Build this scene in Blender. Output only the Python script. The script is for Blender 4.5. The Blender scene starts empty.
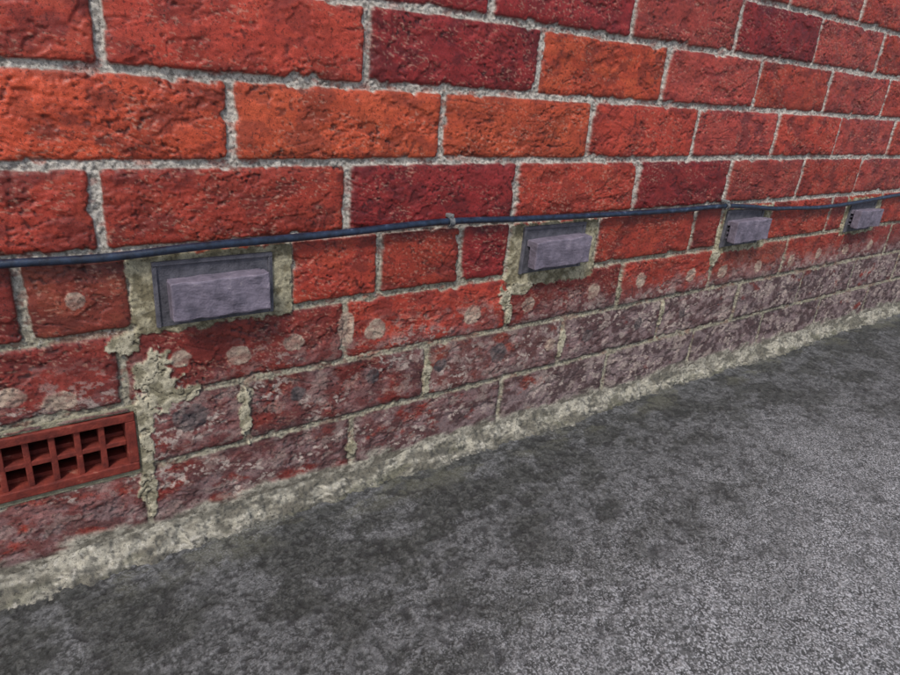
import bpy, bmesh, math, time, numpy as np
from mathutils import Matrix, Vector
f32=np.float32
# ------------------------------------------------------------ noise helpers
_T={}
def tab(seed):
    if seed not in _T: _T[seed]=np.random.RandomState(seed).rand(256,256).astype(f32)
    return _T[seed]
def vn(x,y,seed=0):
    t=tab(seed); xf=np.floor(x); yf=np.floor(y)
    fx=(x-xf).astype(f32); fy=(y-yf).astype(f32)
    xi=xf.astype(np.int32)&255; yi=yf.astype(np.int32)&255
    fx=fx*fx*(3-2*fx); fy=fy*fy*(3-2*fy)
    x1=(xi+1)&255; y1=((yi+1)&255)<<8; yi=yi<<8
    t=t.ravel()
    a=t[yi+xi]; b=t[yi+x1]; c=t[y1+xi]; d=t[y1+x1]
    return (a+(b-a)*fx)+((c+(d-c)*fx)-(a+(b-a)*fx))*fy
def fbm(x,y,seed=0,o=4,g=0.5):
    s=0;a=1.0;n=0
    for i in range(o):
        # rotate each octave so the lattice never shows
        c,s_=math.cos(0.6*i+0.35),math.sin(0.6*i+0.35)
        k=f32(2**i)
        s=s+f32(a)*vn((x*f32(c)-y*f32(s_))*k+f32(i*17.3),(x*f32(s_)+y*f32(c))*k+f32(i*9.1),seed+i); n+=a; a*=g
    return s/f32(n)
def ss(a,b,x):
    t=np.clip((x-a)/(b-a),0,1); return t*t*(3-2*t)
def worley(x,y,seed=50):
    t1=tab(seed);t2=tab(seed+1);t3=tab(seed+2)
    xf=np.floor(x);yf=np.floor(y); best=np.full(x.shape,9,f32); idv=np.zeros(x.shape,f32)
    for i in (-1,0,1):
        for j in (-1,0,1):
            cx=(xf+i).astype(np.int32)&255; cy=(yf+j).astype(np.int32)&255
            d=(xf+i+t1[cy,cx]-x)**2+(yf+j+t2[cy,cx]-y)**2
            m=d<best; best=np.where(m,d,best); idv=np.where(m,t3[cy,cx],idv)
    return np.sqrt(best),idv
def mix(a,b,m):
    return (a+(b-a)*m[...,None]).astype(f32)
def C(*c): return np.array(c,f32)
def srgb(r,g,b):
    c=np.array([r,g,b],float)/255
    return np.where(c<=0.04045,c/12.92,((c+0.055)/1.055)**2.4).astype(f32)
# ------------------------------------------------------------ mesh helpers
def grid_mesh(name,P,col,mat,keep=None):
    nr,nc=P.shape[:2]
    me=bpy.data.meshes.new(name)
    idx=np.arange(nr*nc,dtype=np.int32).reshape(nr,nc)
    q=np.stack([idx[:-1,:-1],idx[:-1,1:],idx[1:,1:],idx[1:,:-1]],-1).reshape(-1,4)
    if keep is not None: q=q[keep.reshape(-1)]
    me.vertices.add(nr*nc); me.vertices.foreach_set("co",P.reshape(-1).astype(f32))
    me.loops.add(q.size); me.loops.foreach_set("vertex_index",q.reshape(-1))
    me.polygons.add(len(q)); me.polygons.foreach_set("loop_start",np.arange(0,q.size,4,dtype=np.int32))
    try: me.polygons.foreach_set("loop_total",np.full(len(q),4,np.int32))
    except Exception: pass
    me.update(calc_edges=True)
    me.polygons.foreach_set("use_smooth",np.ones(len(q),bool))
    a=me.color_attributes.new("Col",'FLOAT_COLOR','POINT')
    a.data.foreach_set("color",col.reshape(-1).astype(f32))
    me.materials.append(mat)
    ob=bpy.data.objects.new(name,me); bpy.context.collection.objects.link(ob)
    return ob
def attr_mat(name,fine=1100,bump=0.25,bd=0.0006,var=0.35,speck=None):
    m=bpy.data.materials.new(name); m.use_nodes=True; nt=m.node_tree; N=nt.nodes; Lk=nt.links
    b=N["Principled BSDF"]
    at=N.new("ShaderNodeAttribute"); at.attribute_name="Col"
    tc=N.new("ShaderNodeTexCoord")
    def noise(sc,de,ro):
        n=N.new("ShaderNodeTexNoise"); n.inputs["Scale"].default_value=sc; n.inputs["Detail"].default_value=de; n.inputs["Roughness"].default_value=ro
        Lk.new(tc.outputs["Object"],n.inputs["Vector"]); return n
    def rng(src,a,b_,c,d):
        mr=N.new("ShaderNodeMapRange"); mr.inputs[1].default_value=a; mr.inputs[2].default_value=b_; mr.inputs[3].default_value=c; mr.inputs[4].default_value=d
        Lk.new(src,mr.inputs[0]); return mr.outputs[0]
    n=noise(fine,1.5,0.7)
    vm=N.new("ShaderNodeVectorMath"); vm.operation='SCALE'
    Lk.new(at.outputs["Color"],vm.inputs[0]); Lk.new(rng(n.outputs["Fac"],0.3,0.7,1-var,1+var),vm.inputs["Scale"])
    # crisp dark specks (pores)
    n3=noise(420 if not speck else 330,2.0,0.6)
    vm2=N.new("ShaderNodeVectorMath"); vm2.operation='SCALE'
    Lk.new(vm.outputs[0],vm2.inputs[0]); Lk.new(rng(n3.outputs["Fac"],0.34,0.42,0.45,1.0),vm2.inputs["Scale"])
    out=vm2.outputs[0]
    if speck:
        n4=noise(speck,2.0,0.65)
        f=rng(n4.outputs["Fac"],0.51,0.59,0.0,1.0)
        mu=N.new("ShaderNodeMath"); mu.operation='MULTIPLY'; Lk.new(f,mu.inputs[0]); Lk.new(at.outputs["Alpha"],mu.inputs[1])
        mx=N.new("ShaderNodeMix"); mx.data_type='RGBA'
        Lk.new(mu.outputs[0],mx.inputs["Factor"]); Lk.new(out,mx.inputs["A"]); mx.inputs["B"].default_value=(0.42,0.43,0.46,1)
        out=mx.outputs["Result"]; b.inputs["Roughness"].default_value=0.8
        hsrc=n4.outputs["Fac"]
    else:
        Lk.new(at.outputs["Alpha"],b.inputs["Roughness"]); hsrc=n.outputs["Fac"]
    Lk.new(out,b.inputs["Base Color"])
    bp=N.new("ShaderNodeBump"); bp.inputs["Strength"].default_value=bump; bp.inputs["Distance"].default_value=bd
    Lk.new(hsrc,bp.inputs["Height"]); Lk.new(bp.outputs[0],b.inputs["Normal"])
    return m
def noise_mat(name,c1,c2,scale=60,rough=0.7,bump=0.4,bd=0.0008,spec=0.5,c3=None):
    m=bpy.data.materials.new(name); m.use_nodes=True; nt=m.node_tree; N=nt.nodes; Lk=nt.links
    b=N["Principled BSDF"]; b.inputs["Roughness"].default_value=rough; b.inputs["Specular IOR Level"].default_value=spec
    tc=N.new("ShaderNodeTexCoord")
    n=N.new("ShaderNodeTexNoise"); n.inputs["Scale"].default_value=scale; n.inputs["Detail"].default_value=8; n.inputs["Roughness"].default_value=0.7
    Lk.new(tc.outputs["Object"],n.inputs["Vector"])
    cr=N.new("ShaderNodeValToRGB"); e=cr.color_ramp.elements
    e[0].position=0.36; e[0].color=(*[float(v) for v in c1],1); e[1].position=0.60; e[1].color=(*[float(v) for v in c2],1)
    if c3 is not None:
        k=e.new(0.70); k.color=(*[float(v) for v in c3],1)
    Lk.new(n.outputs["Fac"],cr.inputs[0]); Lk.new(cr.outputs[0],b.inputs["Base Color"])
    n2=N.new("ShaderNodeTexNoise"); n2.inputs["Scale"].default_value=scale*8; n2.inputs["Detail"].default_value=4
    Lk.new(tc.outputs["Object"],n2.inputs["Vector"])
    bp=N.new("ShaderNodeBump"); bp.inputs["Strength"].default_value=bump; bp.inputs["Distance"].default_value=bd
    Lk.new(n2.outputs["Fac"],bp.inputs["Height"]); Lk.new(bp.outputs[0],b.inputs["Normal"])
    return m
def bm_obj(name,bm,mat,parent=None,smooth=False):
    me=bpy.data.meshes.new(name); bm.to_mesh(me); bm.free(); me.materials.append(mat)
    if smooth:
        for p in me.polygons: p.use_smooth=True
    ob=bpy.data.objects.new(name,me); bpy.context.collection.objects.link(ob)
    if parent: ob.parent=parent
    return ob
def add_box(bm,x0,x1,y0,y1,z0,z1,bev=0.0,seg=2):
    r=bmesh.ops.create_cube(bm,size=1.0); vs=r["verts"]
    for v in vs:
        v.co=Vector(((x0+x1)/2+v.co.x*(x1-x0),(y0+y1)/2+v.co.y*(y1-y0),(z0+z1)/2+v.co.z*(z1-z0)))
    if bev>0:
        es=list({e for v in vs for e in v.link_edges})
        bmesh.ops.bevel(bm,geom=es,offset=bev,segments=seg,affect='EDGES',profile=0.6)
def empty(name,loc=(0,0,0)):
    e=bpy.data.objects.new(name,None); e.location=loc; bpy.context.collection.objects.link(e); e.empty_display_size=0.05
    return e
T0=time.time()
def tick(s): print(s,round(time.time()-T0,1))
# ------------------------------------------------------------ brick wall
CH=73.0
def extend(j,lo=-1600,hi=4200):
    j=list(j)
    while j[0]>lo: j.insert(0,j[0]-225)
    while j[-1]<hi: j.append(j[-1]+225)
    return np.array(j,f32)
R_={ -1:extend([45,270]),0:extend([157,382,607,831,1056]),1:extend([6,237,460,688,913,1133]),2:extend([104,330,559,782,1000,1211]),
 3:extend([-9,219,445,670,893,1120,1341]),
 4:extend([-73,10,156,260,370,446,606,827,901,1052,1270,1336,1490,1700]),
 5:extend([-5,220,455,673,906,1139]),6:extend([2,106,332,566,790,1011]),7:extend([5,231,461,677,899]),8:extend([110,335])}
cols={}
O=srgb(176,68,42); OR=srgb(181,75,46); CR=srgb(134,37,37); RD=srgb(160,57,42); DR=srgb(126,45,38); PK=srgb(154,60,51); BR=srgb(138,60,47)
def setc(row,xs,cs):
    for x,c in zip(xs,cs): cols[(row,int(np.searchsorted(R_[row],x)))]=c
setc(-1,[100,350,550,800,1000,1200,1500],[RD,RD,PK,RD,PK,RD,CR])
setc(0,[50,270,500,720,950,1200,1400,1600],[RD,CR,CR,PK,CR,PK,RD,PK])
setc(1,[-50,100,350,570,800,1000,1250,1480],[RD,RD,CR,O,PK,RD,PK,RD])
setc(2,[0,200,450,680,900,1100,1300,1520],[O,OR,OR,RD,PK,RD,PK,RD])
setc(3,[-80,100,330,560,780,1000,1250,1450],[RD,RD,CR,RD,CR,PK,RD,PK])
setc(4,[-120,-40,200,300,400,700,860,1100,1300,1600],[DR,BR,RD,RD,CR,RD,DR,RD,PK,RD])
setc(5,[-80,100,340,560,800,1000,1250,1500],[DR,DR,RD,DR,RD,BR,RD,DR])
setc(6,[50,200,450,700,900],[DR,DR,BR,DR,BR]); setc(7,[-80,100,350,550,800],[RD,DR,DR,BR,DR])
# cement spots: x,z,rx,rz,kind(0 light,1 dark grey,2 khaki smear)
spots=[(-93,-337,13,9,0),(-58,-349,15,10,0),(45,-328,10,9,0),(102,-336,13,11,0),(159,-331,12,10,0),(222,-327,10,21,0),(258,-333,13,13,0),
(398,-335,14,13,0),(491,-335,13,12,0),(618,-330,13,13,0),(719,-326,12,12,0),(847,-332,13,12,0),(940,-336,13,13,0),(1051,-338,12,12,0),(1166,-338,12,13,0),(1270,-335,12,12,0),(1390,-336,12,12,0),(1500,-336,12,12,0),
(164,-392,9,9,1),(257,-391,9,10,1),(353,-396,10,9,1),(447,-397,14,15,1),(544,-402,10,9,0),(619,-400,11,10,1),(735,-400,9,10,1),(850,-400,9,10,1),
(50,-392,17,15,1),(-35,-258,8,8,0),
(20,-347,22,27,2),(38,-364,26,8,2),(8,-385,8,20,2),(5,-420,8,30,2),(6,-462,8,26,2),(0,-306,12,12,2),(106,-400,7,30,2),
(231,-480,7,14,2),(334,-405,6,24,2),(458,-345,7,14,2),(566,-400,6,20,2),(673,-340,6,16,2),(790,-390,6,20,2),(470,-308,24,9,2),(450,-322,9,18,2),(905,-308,12,14,2)]
patches=[(8,158,-223,-299),(446,606,-223,-307),(901,1052,-225,-302),(1334,1490,-227,-303)]
OCH=C(1.14,1.45,1.25)
def wall_eval(xs,zs):
    xs=np.asarray(xs,f32); zs=np.asarray(zs,f32)
    X,Z=np.meshgrid(xs,zs)
    zz=Z+1.5*(fbm(X/170,Z/400,3,2)-0.5)*2+0.8*(fbm(X/18,Z/60,5,2)-0.5)*2
    xx=X+1.0*(fbm(X/50,Z/30,7,2)-0.5)*2
    row=(np.floor(-zz/CH)+1).astype(int)
    vz=-zz-(row-1)*CH
    dzb=np.minimum(vz,CH-vz)
    L=np.zeros_like(X);Rr=np.zeros_like(X);bi=np.zeros(X.shape,int)
    bcol=np.zeros(X.shape+(3,),f32)
    pal=[O,OR,CR,RD,DR,PK,RD,PK]
    for r in np.unique(row):
        m=row==r
        J=R_.get(int(r))
        if J is None: J=extend([(8 if r%2 else 106)+(int(r)*37%23-11)])
        k=np.searchsorted(J,xx[m]).clip(1,len(J)-1)
        L[m]=J[k-1];Rr[m]=J[k];bi[m]=int(r)*61+k
        tc=np.zeros((len(J)+1,3),f32)
        for q in range(len(J)+1):
            h=np.random.RandomState((int(r)+50)*131+q)
            c=cols.get((int(r),q)); 
            if c is None: c=pal[h.randint(len(pal))] if r<5 else DR
            tc[q]=c*(0.86+0.26*h.rand())*(0.90 if r>=3 else 1.0)
        bcol[m]=tc[k]
    hsh=lambda s:tab(90+s)[(bi*7)&255,(bi*13+s)&255]
    low=ss(-300,-380,Z)
    jw=3.5+1.0*(hsh(0)-0.5)-0.4*low
    dx=np.minimum(xx-L,Rr-xx)-jw; dz=dzb-(3.3-0.4*low)
    r0=4.0
    d=np.where((dx<r0)&(dz<r0),r0-np.hypot(r0-dx,r0-dz),np.minimum(dx,dz))
    d=d+2.6*(fbm(X/9,Z/9,21,4,0.55)-0.5)-3.6*np.maximum(fbm(X/16,Z/16,23,3)-0.60,0)*5
    m=ss(-0.6,1.0,d)
    # --- brick face relief
    warp=8*(fbm(X/35,Z/35,31,2)-0.5)
    s1=hsh(1)*200
    n1=fbm((X+s1)/52,(Z+warp)/24,33,4,0.5)
    dg=(hsh(7)-0.35)*0.8
    rdg=1-np.abs(2*fbm((X+warp*2+s1)/60,(Z+dg*X)/9,37,3)-1)
    crease=ss(0.93,1.0,rdg)*ss(0.48,0.66,fbm(X/45,Z/30,39,2))
    st=fbm((X+s1)/20+warp*0.3,(Z+dg*X)/6,43,3)
    rf=0.45+0.75*ss(0.38,0.62,fbm(X/45+s1,Z/28,49,3))       # rough and worn-smooth zones
    n2=fbm(X/6,Z/5,41,4,0.6)
    n3=vn(X/2.1+Z/7,Z/1.9-X/9,45)
    pit=ss(0.72,0.82,vn(X/3.4+Z/9,Z/2.9-X/8,47))*ss(0.46,0.62,fbm(X/30,Z/30,48,2))
    chip=ss(0.61,0.66,fbm(X/22+s1,Z/15,58,4))
    hb=(hsh(2)-0.5)*2.4+(X-(L+Rr)/2)*(hsh(3)-0.5)*0.012+2.8*(n1-0.5)-0.8*crease+(1.8*(n2-0.5)+0.6*(st-0.5)+0.45*(n3-0.5)-0.8*pit)*rf-1.1*chip
    hb=hb-2.0*np.exp(-np.maximum(d,0)/2.6)
    # --- mortar relief
    pb=vn(X/2.6+Z/8,Z/2.6-X/9,61); pb2=vn(X/1.6,Z/1.5,62); mn=fbm(X/9,Z/9,63,3)
    hm=-4.1+low*1.1+1.7*(pb-0.5)+0.8*(pb2-0.5)+2.2*(mn-0.5)
    H=hm*(1-m)+hb*m
    # --- colour: brick
    v=fbm(X/26+s1,Z/18,71,4,0.6); v2=fbm(X/7,Z/5,73,3,0.6)
    col=bcol*(0.40+0.70*v+0.48*v2+0.10*(st-0.5)*2)[...,None]
    och=ss(0.46,0.62,fbm(X/34+s1,Z/20,77,4,0.6))*(0.2+0.7*hsh(5))*(1-0.6*low)
    col=mix(col,bcol*OCH*(0.7+0.6*v2)[...,None],och*0.8)
    dk=ss(0.50,0.64,fbm(X/24,Z/15+s1,81,5,0.6))
    col=mix(col,bcol*C(0.44,0.46,0.60),dk*(0.40+0.4*hsh(6)))
    col=mix(col,bcol*C(0.20,0.24,0.34),np.clip(crease*0.55+pit*0.7+chip*0.30,0,1))
    fsp=ss(0.66,0.8,n3)*ss(0.4,0.6,v2)
    col=mix(col,bcol*C(0.35,0.35,0.45),fsp*0.35)
    glint=ss(0.70,0.86,vn(X/2.4+Z/6,Z/1.3-X/20,83))*ss(0.42,0.58,fbm(X/30,Z/18,84,3))
    col=mix(col,C(0.50,0.29,0.21)[None,None],glint*0.42)
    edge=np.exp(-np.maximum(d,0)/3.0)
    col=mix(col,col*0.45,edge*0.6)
    # grime/lime on the bottom courses
    gx=ss(150,800,X)
    g=ss(0.40,0.56,fbm(X/38,Z/24,91,5,0.62)+0.14*(hsh(9)-0.5)+0.14*(low-0.6)+0.18*gx*low)*low*(0.42+0.45*gx+0.25*ss(-430,-480,Z))
    g=np.clip(g,0,0.90)
    gc=mix(np.broadcast_to(C(0.060,0.043,0.046),col.shape),C(0.20,0.155,0.158)[None,None],ss(0.42,0.62,fbm(X/13,Z/10,95,5,0.65)))
    col=mix(col,gc,g)
    lime=ss(0.55,0.64,fbm(X/6,Z/4.5,97,4,0.6))*ss(0.42,0.58,fbm(X/50,Z/28,99,4))
    lime2=ss(0.58,0.64,fbm(X/20,Z/13,151,5,0.62))*(0.5+0.5*gx)
    col=mix(col,C(0.40,0.325,0.29)[None,None],np.clip(np.maximum(lime*0.85,lime2*0.55)*low*(0.6+0.4*v2*2),0,0.9))
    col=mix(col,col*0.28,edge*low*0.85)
    # --- colour: mortar
    spk=ss(0.38,0.52,vn(X/2.3+5+Z/9,Z/2.1-X/7,101)*0.6+pb*0.4)
    mt=mix(np.broadcast_to(C(0.46,0.43,0.385),col.shape),C(0.29,0.265,0.19)[None,None],np.clip(ss(-190,-300,Z)*(0.6+0.5*mn),0,1))
    mt=mt*(0.66+0.62*v2)[...,None]
    mt=mix(mt,C(0.08,0.066,0.056)[None,None],(1-spk)*0.60*ss(0.25,0.5,mn+0.05))
    mt=mix(mt,bcol*0.7,ss(0.56,0.66,fbm(X/14,Z/8,67,4,0.6))*0.45)
    mt=mix(mt,C(0.60,0.58,0.54)[None,None],ss(0.74,0.86,pb2)*0.35*(1-0.7*low))
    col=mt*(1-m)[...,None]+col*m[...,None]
    rough=0.92*(1-m)+m*(0.38+0.30*v2+0.28*low)
    # --- smears/patches (evaluated only in the window they cover)
    wn=(fbm(X/11,Z/11,111,4,0.6)-0.5); wn2=(fbm(X/4,Z/4,118,2)-0.5); q1=fbm(X/10,Z/8,113,4,0.6); q2=vn(X/2.2,Z/2.2,114)
    crk=1-np.abs(2*fbm(X/16,Z/16,116,3)-1)
    def win(x0,x1,z0,z1):
        i=np.searchsorted(xs,[x0,x1]); j=np.searchsorted(-zs,[-z1,-z0])
        return slice(j[0],j[1]),slice(i[0],i[1])
    for (a,b,t,bt) in patches:
        W=win(a-15,b+15,bt-15,t+15)
        x,z=X[W],Z[W]
        if x.size==0: continue
        dd=np.minimum(np.minimum(x-a,b-x),np.minimum(t-z,z-bt))+wn[W]*14
        k=ss(-0.6,1.4,dd)
        c2=mix(np.broadcast_to(C(0.15,0.13,0.08),col[W].shape),C(0.34,0.31,0.215)[None,None],ss(0.36,0.64,q1[W]))*(0.7+0.6*q2[W])[...,None]
        col[W]=mix(col[W],c2,k); H[W]=H[W]*(1-k)+k*(-0.4+2.0*(q1[W]-0.5)+0.7*(pb2[W]-0.5)); rough[W]=rough[W]*(1-k)+0.93*k
    for (sx,sz,rx,rz,kd) in spots:
        W=win(sx-rx*2.3,sx+rx*2.3,sz-rz*2.3,sz+rz*2.3)
        x,z=X[W],Z[W]
        if x.size==0: continue
        dd=1-np.hypot((x-sx)/rx,(z-sz)/rz)
        k=ss(-0.02,0.08,dd+wn[W]*(0.45 if kd<2 else 1.7)+wn2[W]*0.25)
        if kd==0: cc=C(0.37,0.28,0.22); c3=C(0.24,0.155,0.125); hh=0.2
        elif kd==1: cc=C(0.125,0.095,0.095); c3=C(0.045,0.036,0.040); hh=0.1
        else: cc=C(0.42,0.385,0.285); c3=C(0.20,0.18,0.12); hh=0.8
        c2=mix(np.broadcast_to(c3,col[W].shape),cc[None,None],ss(0.36,0.60,q1[W]))*(0.72+0.56*q2[W])[...,None]
        k2=k*(0.66+0.34*ss(0.35,0.52,v2[W])) if kd<2 else k
        if kd==2:
            cr=ss(0.965,0.995,crk[W]); c2=mix(c2,C(0.05,0.04,0.03)[None,None],cr*0.8)
        col[W]=mix(col[W],c2,k2)
        if kd<2: H[W]=H[W]+k*0.4
        else: H[W]=H[W]*(1-k)+k*(hh+2.0*(q1[W]-0.5)+1.8*(n1[W]-0.5)-1.5*cr)
        rough[W]=rough[W]*(1-k)+0.93*k
    # cement splash along the foot of the wall
    ft=ss(-494,-505,Z+ (fbm(X/30,Z/14,131,5,0.6)-0.5)*32)
    c2=mix(np.broadcast_to(C(0.13,0.118,0.095),col.shape),C(0.31,0.29,0.24)[None,None],ss(0.4,0.6,q1))
    col=mix(col,c2*(0.7+0.6*q2)[...,None],ft); H=H*(1-ft)+ft*(0.4+2.4*(q1-0.5)); rough=rough*(1-ft)+0.93*ft
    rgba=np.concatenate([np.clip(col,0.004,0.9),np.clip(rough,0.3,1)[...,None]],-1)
    return X,Z,H,rgba
def wall_block(name,xs,zs,mat,hole=None):
    X,Z,H,rgba=wall_eval(xs,zs)
    P=np.stack([X/1000,-H/1000,Z/1000],-1)
    keep=None
    if hole is not None:
        xc=(X[:-1,:-1]+X[1:,1:])/2; zc=(Z[:-1,:-1]+Z[1:,1:])/2
        keep=~((xc>hole[0])&(xc<hole[1])&(zc>hole[2])&(zc<hole[3]))
    return grid_mesh(name,P,rgba,mat,keep)
def steps(a,b,s0,s1,x0,x1):
    out=[a]
    while out[-1]<b:
        t=min(max((out[-1]-x0)/(x1-x0),0),1); out.append(out[-1]+s0+(s1-s0)*t)
    out[-1]=b
    return np.array(out)
wm=attr_mat("weathered_brick",1200,0.45,0.0006,0.28)
wall=empty("brick_wall")
HOLE=(-222,2,-440,-370)
XS=steps(-230,1850,1.0,2.5,100,1700); ZS=np.arange(165,-546,-1.05)
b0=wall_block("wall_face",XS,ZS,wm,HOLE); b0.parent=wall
tick("wall main")
b1=wall_block("wall_face_left",np.arange(-1230,-229,5.0),ZS[::5],wm); b1.parent=wall
b2=wall_block("wall_face_right",np.arange(1850,3700,6),ZS[::5],wm); b2.parent=wall
b3=wall_block("wall_face_upper",np.arange(-1230,3690,7.0),np.arange(165+5*190,164,-5.0),wm); b3.parent=wall
inner=noise_mat("inner_brick",srgb(90,40,30),srgb(120,50,40))
bm=bmesh.new()
add_box(bm,-1.23,-0.24,0.012,0.22,-0.62,1.11); add_box(bm,0.02,3.68,0.012,0.22,-0.62,1.11)
add_box(bm,-0.24,0.02,0.012,0.22,-0.36,1.11); add_box(bm,-0.24,0.02,0.012,0.22,-0.62,-0.446); add_box(bm,-0.24,0.02,0.14,0.22,-0.446,-0.36)
bm_obj("wall_core",bm,inner,wall)
# ------------------------------------------------------------ cement fillet at the foot
def fillet():
    xs=np.concatenate([np.arange(-1230,-230,6),steps(-230,1850,1.2,2.6,0,1700),np.arange(1856,3700,7)]).astype(f32)
    ts=np.linspace(0,1,46).astype(f32)
    X,T=np.meshgrid(xs,ts)
    w=23+8*(fbm(X/160,T*0+3,201,2)-0.5)*2+13*ss(200,-120,X)+11*(fbm(X/22,T*0,203,4,0.6)-0.5)*2
    top=-508+9*(fbm(X/60,T*0+1,205,3)-0.5)*2+ (6*(fbm(X/12,T*0+8,206,3,0.6)-0.5))
    bot=-541
    y=1.0-T*w-1.0*np.sin(T*math.pi)
    z=top+(bot-top)*T
    sx=T*44
    n=(fbm(X/18,sx/13,207,5,0.58)-0.5)*11+(vn(X/3,sx/3,208)-0.5)*1.2+(vn(X/1.7,sx/1.6,209)-0.5)*0.6
    n=n-2.6*ss(0.58,0.66,fbm(X/13,sx/9,210,4))
    env=np.minimum(1,T*5)*np.minimum(1,(1-T)*8+0.3)
    y=y-n*0.6*env; z=z+n*0.6*env
    v=fbm(X/26,sx/11,211,5,0.6); v2=fbm(X/5,sx/5,212,3,0.6)
    col=mix(np.broadcast_to(C(0.115,0.108,0.088),X.shape+(3,)),C(0.31,0.295,0.245)[None,None],ss(0.38,0.64,v))
    col=col*(0.55+0.8*v2)[...,None]
    col=mix(col,C(0.090,0.092,0.058)[None,None],ss(0.50,0.64,fbm(X/50,sx/20,214,5,0.6))*0.5*ss(0.1,0.7,T))
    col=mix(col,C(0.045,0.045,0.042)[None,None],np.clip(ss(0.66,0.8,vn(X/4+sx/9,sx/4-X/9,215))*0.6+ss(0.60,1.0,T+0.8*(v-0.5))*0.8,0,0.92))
    col=mix(col,C(0.46,0.44,0.39)[None,None],ss(0.70,0.84,vn(X/3.1+sx/8,sx/2.6-X/9,216))*0.55*ss(0.42,0.6,v))
    rgba=np.concatenate([np.clip(col,.01,.9),np.full(X.shape+(1,),0.93)],-1)
    return grid_mesh("cement_fillet",np.stack([X/1000,y/1000,z/1000],-1)[::1],rgba,wm)
fl=fillet(); fl.parent=wall
tick("fillet")
# ------------------------------------------------------------ ground
def axis(dense,far_lo,far_hi):
    xs=list(dense); s=xs[-1]-xs[-2]
    while xs[-1]<far_hi: s*=1.35; xs.append(xs[-1]+s)
    s=xs[1]-xs[0]; pre=[xs[0]]
    while pre[-1]>far_lo: s*=1.35; pre.append(pre[-1]-s)
    return np.array(pre[:0:-1]+xs)
def ground():
    gx=axis(steps(-260,1950,1.4,3.0,200,1700),-60000,60000).astype(f32)
    gy=axis(np.arange(-640,20,1.5),-60000,60000).astype(f32)
    X,Y=np.meshgrid(gx,gy)
    fade=ss(2600,1900,np.abs(X))*ss(-1400,-660,Y)
    wx=X+2.2*(vn(X/4,Y/4,371)-0.5)*2; wy=Y+2.2*(vn(X/4,Y/4,372)-0.5)*2
    w1,i1=worley(wx/4.6,wy/4.6,301)
    big=fbm(X/150,Y/110,321,4,0.5); med=fbm(X/34,Y/30,325,4,0.6); sm=fbm(X/7,Y/7,333,4,0.6)
    stone=ss(0.50,0.38,w1)*ss(0.45,0.55,i1)
    H=2.4*(fbm(X/180,Y/180,331,2)-0.5)*2+0.5*stone+1.4*(sm-0.5)
    dwall=-Y-32
    wear=ss(100,430,dwall+170*(big-0.5)+0.10*(X-400)*ss(1300,700,X))
    base=mix(np.broadcast_to(C(0.034,0.036,0.036),X.shape+(3,)),C(0.092,0.095,0.099)[None,None],ss(0.38,0.62,sm)*0.7+0.25*wear)
    t1=(0.12+0.18*i1); pale=np.stack([t1,t1*1.01,t1*1.05],-1)
    base=mix(base,pale,stone*(0.25+0.30*wear))
    moss=ss(0.48,0.62,fbm(X/55,Y/38,351,5,0.6)+0.07*ss(200,20,dwall))*(1-0.85*wear)
    base=mix(base,base*C(0.50,0.51,0.46),moss*0.85)
    gr=ss(0.50,0.64,fbm(X/60,Y/30,355,5,0.6))*ss(45,5,dwall)
    base=mix(base,C(0.11,0.11,0.08)[None,None],gr*0.45)
    dark=ss(0.58,0.66,fbm(X/12,Y/9,357,5,0.62))*(0.80-0.45*wear)
    base=mix(base,C(0.016,0.016,0.017)[None,None],dark*0.8)
    H=H-0.9*dark
    Zz=-533+H*fade
    sp=np.clip((0.08+0.10*ss(0.4,0.6,med)+0.72*wear*ss(0.25,0.56,med+0.15*wear))*(1-dark)*(1-0.6*moss),0,1)
    rgba=np.concatenate([np.clip(base,.01,.9),sp[...,None]],-1)
    return grid_mesh("pavement",np.stack([X/1000,Y/1000,Zz/1000],-1),rgba,attr_mat("asphalt",800,0.6,0.0009,0.35,speck=430))
ground()
tick("ground")
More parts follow.
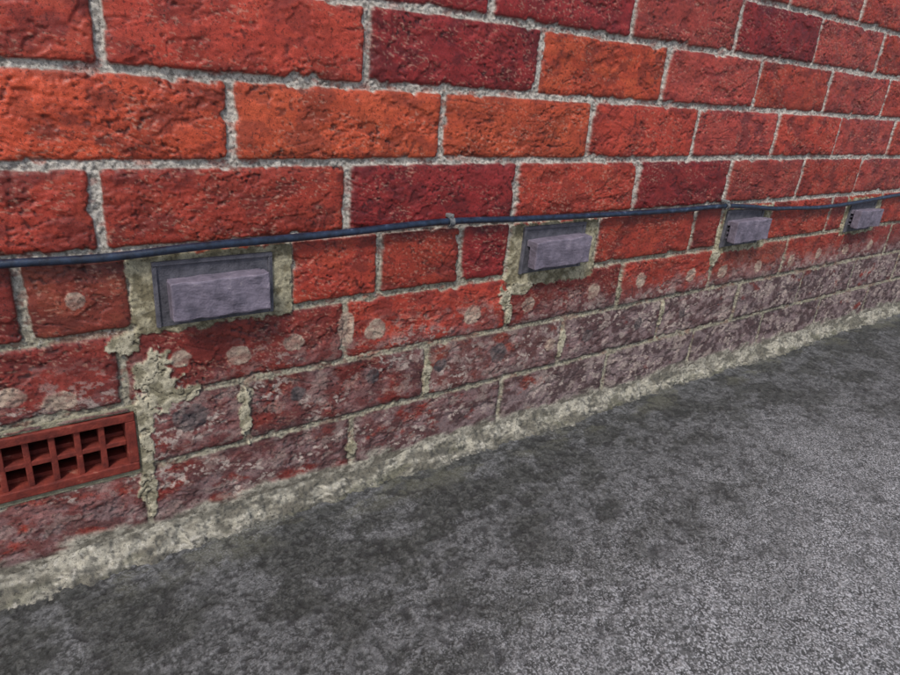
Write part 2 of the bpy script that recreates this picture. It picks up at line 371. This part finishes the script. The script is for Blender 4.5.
# ------------------------------------------------------------ vents
slate=noise_mat("slate_grey_ceramic",srgb(84,79,92),srgb(120,112,127),60,0.6,0.7,0.0008,0.5,srgb(152,144,150))
slated=noise_mat("slate_plate",srgb(58,58,66),srgb(92,91,100),70,0.65,0.7,0.0010,0.5,srgb(118,113,114))
for i,(vx,zt,w) in enumerate([(82,-261,90),(521,-258,96),(965,-260,98),(1402,-265,100)]):
    e=empty("wall_vent" ,(vx/1000,0,zt/1000))
    rs=np.random.RandomState(i+5)
    a=0.0552;
    bm=bmesh.new()   # plate set in the mortar, with a thin raised rim
    add_box(bm,-a,a,-0.0012,0.010,-0.031,0.031,0.0010)
    add_box(bm,-a,a,-0.0034,-0.0008,0.0272,0.0311,0.0008); add_box(bm,-a,-a+0.004,-0.0032,-0.0008,-0.0308,0.0270,0.0008)
    add_box(bm,a-0.004,a,-0.0030,-0.0008,-0.0306,0.0269,0.0008)
    o=bm_obj("plate",bm,slated,e)
    for v in o.data.vertices: v.co+=Vector(rs.uniform(-0.0003,0.0003,3))
    hw=w/2000
    bm=bmesh.new()
    add_box(bm,-hw,hw,-0.023,-0.0085,-0.0195,0.0165,0.0020,3)
    add_box(bm,-hw+0.002,hw-0.002,-0.0086,0.0,0.0070,0.0150,0.0008)
    for k in range(3):
        z=-0.016+k*0.0078
        add_box(bm,-hw+0.006,hw-0.006,-0.0087,0.0,z,z+0.0035,0.0005)
    bmesh.ops.subdivide_edges(bm,edges=[e2 for e2 in bm.edges if e2.calc_length()>0.02],cuts=14,use_grid_fill=True)
    o=bm_obj("hood",bm,slate,e)
    for v in o.data.vertices:
        c=v.co; s=800
        k=float(vn(np.array([c.x*90+i*9.0]),np.array([c.z*90+c.y*60]),401)[0])-0.5
        v.co+=Vector((0,k*0.0018,k*0.0018))+Vector(rs.uniform(-0.00018,0.00018,3))
    o.rotation_euler=(0,rs.uniform(-0.03,0.03),rs.uniform(-0.03,0.03))
# ------------------------------------------------------------ air brick
terra=noise_mat("terracotta",srgb(84,34,30),srgb(124,52,42),60,0.75,0.6,0.0009,0.3,srgb(150,98,84))
black=noise_mat("cavity_shade_black",(0.012,0.010,0.010),(0.03,0.024,0.022),40,0.95)  # near-black colour stands in for the shade behind the grille holes
ab=empty("air_brick",(-0.109,0,-0.405))
bm=bmesh.new()
W=0.109; Hh=0.0315; fy=-0.0015
add_box(bm,-W,W,fy,0.03,Hh-0.009,Hh,0.0018,3); add_box(bm,-W,W,fy,0.03,-Hh,-Hh+0.009,0.0018,3)
add_box(bm,-W,-W+0.009,fy+0.0003,0.03,-Hh+0.0088,Hh-0.0088,0.001); add_box(bm,W-0.009,W,fy+0.0003,0.03,-Hh+0.0088,Hh-0.0088,0.001)
zi=Hh-0.0089; n=10; pitch=(2*W-0.018)/n
add_box(bm,-W+0.0089,W-0.0089,fy+0.0030,0.028,-0.0024,0.0024,0.0009)
for k in range(1,n):
    x=-W+0.009+k*pitch
    add_box(bm,x-0.0026,x+0.0026,fy+0.0027,0.0275,-zi,zi,0.0009)
for zc in (zi/2+0.0011,-zi/2-0.0011):
    add_box(bm,-W+0.0089,W-0.0089,0.013,0.027,zc-0.0100,zc-0.0056,0.0006)
bm_obj("grille",bm,terra,ab)
bm=bmesh.new(); add_box(bm,-W-0.005,W+0.005,0.034,0.10,-0.036,0.036)
bmesh.ops.delete(bm,geom=[f for f in bm.faces if f.normal.y<-0.5],context='FACES_ONLY')
bm_obj("cavity",bm,black,ab)
mm=noise_mat("joint_mortar",(0.16,0.145,0.10),(0.30,0.28,0.20),90,0.95,0.8,0.0015)
bm=bmesh.new()
add_box(bm,-W-0.004,W+0.004,0.0015,0.033,Hh,Hh+0.006,0.001); add_box(bm,-W-0.004,W+0.004,0.0015,0.033,-Hh-0.006,-Hh,0.001)
add_box(bm,W,W+0.004,0.0016,0.033,-Hh,Hh,0.0005); add_box(bm,-W-0.004,-W,0.0016,0.033,-Hh,Hh,0.0005)
bm_obj("bedding",bm,mm,ab)
# ------------------------------------------------------------ cable
cm=noise_mat("black_cable_sheath",srgb(14,20,32),srgb(36,50,72),90,0.35,0.35,0.0006,0.6,srgb(84,96,114))
pts=[(-1230,-222),(-900,-219),(-400,-222),(-200,-221),(-83,-220),(-13,-220),(68,-218),(154,-217),(219,-214),(300,-212),(346,-212),(452,-214),(597,-218),(773,-220),(890,-219),(960,-224),(1040,-231),(1097,-233),(1200,-236),(1327,-235),(1440,-230),(1552,-226),(1800,-224),(2400,-222),(3680,-222)]
cu=bpy.data.curves.new("cable",'CURVE'); cu.dimensions='3D'; cu.bevel_depth=0.0037; cu.bevel_resolution=5; cu.resolution_u=16
sp=cu.splines.new('BEZIER'); sp.bezier_points.add(len(pts)-1)
rs=np.random.RandomState(4)
for b,(x,z) in zip(sp.bezier_points,pts):
    b.co=(x/1000,-0.0066+rs.uniform(-0.0012,0.0006),z/1000+rs.uniform(-0.0008,0.0008)); b.handle_left_type=b.handle_right_type='AUTO'; b.radius=1+rs.uniform(-0.06,0.08)
cu.materials.append(cm)
cab=bpy.data.objects.new("cable",cu); bpy.context.collection.objects.link(cab)
clipm=noise_mat("clip_plastic",srgb(70,74,80),srgb(120,122,122),200,0.5)
for cx,cz in [(346,-212),(893,-219.3),(-300,-221.5)]:
    bm=bmesh.new()
    r=0.0050; ww=0.0032; nseg=14
    prev=None
    for k in range(nseg+1):
        a=math.pi*k/nseg
        ring=[]
        for (dr,dx) in ((0,-ww),(0.0016,-ww),(0.0016,ww),(0,ww)):
            ring.append(bm.verts.new((dx,-0.0062-(r-0.0008+dr)*math.sin(a),(r-0.0008+dr)*math.cos(a))))
        if prev:
            for q in range(4): bm.faces.new((prev[q],prev[(q+1)%4],ring[(q+1)%4],ring[q]))
        else: bm.faces.new(ring)
        prev=ring
    bm.faces.new(prev[::-1])
    add_box(bm,-0.0036,0.0036,-0.0085,0.003,0.0045,0.0090,0.0012)
    bmesh.ops.create_cone(bm,cap_ends=True,segments=12,radius1=0.0019,radius2=0.0016,depth=0.002,matrix=Matrix.Translation((0,-0.0092,0.0068))@Matrix.Rotation(math.pi/2,4,'X'))
    o=bm_obj("clip",bm,clipm,cab); o.location=(cx/1000,0,cz/1000)
# ------------------------------------------------------------ light
world=bpy.data.worlds.new("World"); bpy.context.scene.world=world; world.use_nodes=True
nt=world.node_tree; sky=nt.nodes.new("ShaderNodeTexSky"); sky.sky_type='NISHITA'; sky.sun_disc=False
SD=Vector((-0.50,-0.46,0.86)).normalized()   # towards the sun
el=math.asin(SD.z); az=math.atan2(SD.x,SD.y)
sky.sun_elevation=el; sky.sun_rotation=az; sky.dust_density=3; sky.air_density=1.0; sky.ozone_density=1.0
nt.links.new(sky.outputs[0],nt.nodes["Background"].inputs[0]); nt.nodes["Background"].inputs[1].default_value=0.14
sl=bpy.data.lights.new("sun",'SUN'); sl.energy=2.7; sl.angle=math.radians(10); sl.color=(1,0.96,0.9)
so=bpy.data.objects.new("sun",sl); bpy.context.collection.objects.link(so)
so.rotation_euler=SD.to_track_quat('Z','Y').to_euler()
# ------------------------------------------------------------ camera
px,py,pz,yaw,pitch,roll,f=[-0.09349,-0.60178,-0.05076,0.65081,0.38848,0.0877,656.25]
fw=Vector((math.sin(yaw)*math.cos(pitch),math.cos(yaw)*math.cos(pitch),-math.sin(pitch)))
r=Vector((math.cos(yaw),-math.sin(yaw),0)); up=r.cross(fw)
R2=r*math.cos(roll)+up*math.sin(roll); U2=-r*math.sin(roll)+up*math.cos(roll)
cd=bpy.data.cameras.new("camera"); cd.sensor_width=36; cd.lens=f/900*36; cd.clip_start=0.01; cd.clip_end=500
co=bpy.data.objects.new("camera",cd); bpy.context.collection.objects.link(co)
M=Matrix((( R2.x,U2.x,-fw.x,px),(R2.y,U2.y,-fw.y,py),(R2.z,U2.z,-fw.z,pz),(0,0,0,1)))
co.matrix_world=M
bpy.context.scene.camera=co
vs=bpy.context.scene.view_settings; vs.view_transform='Standard'; vs.look='None'; vs.exposure=0
tick("end")
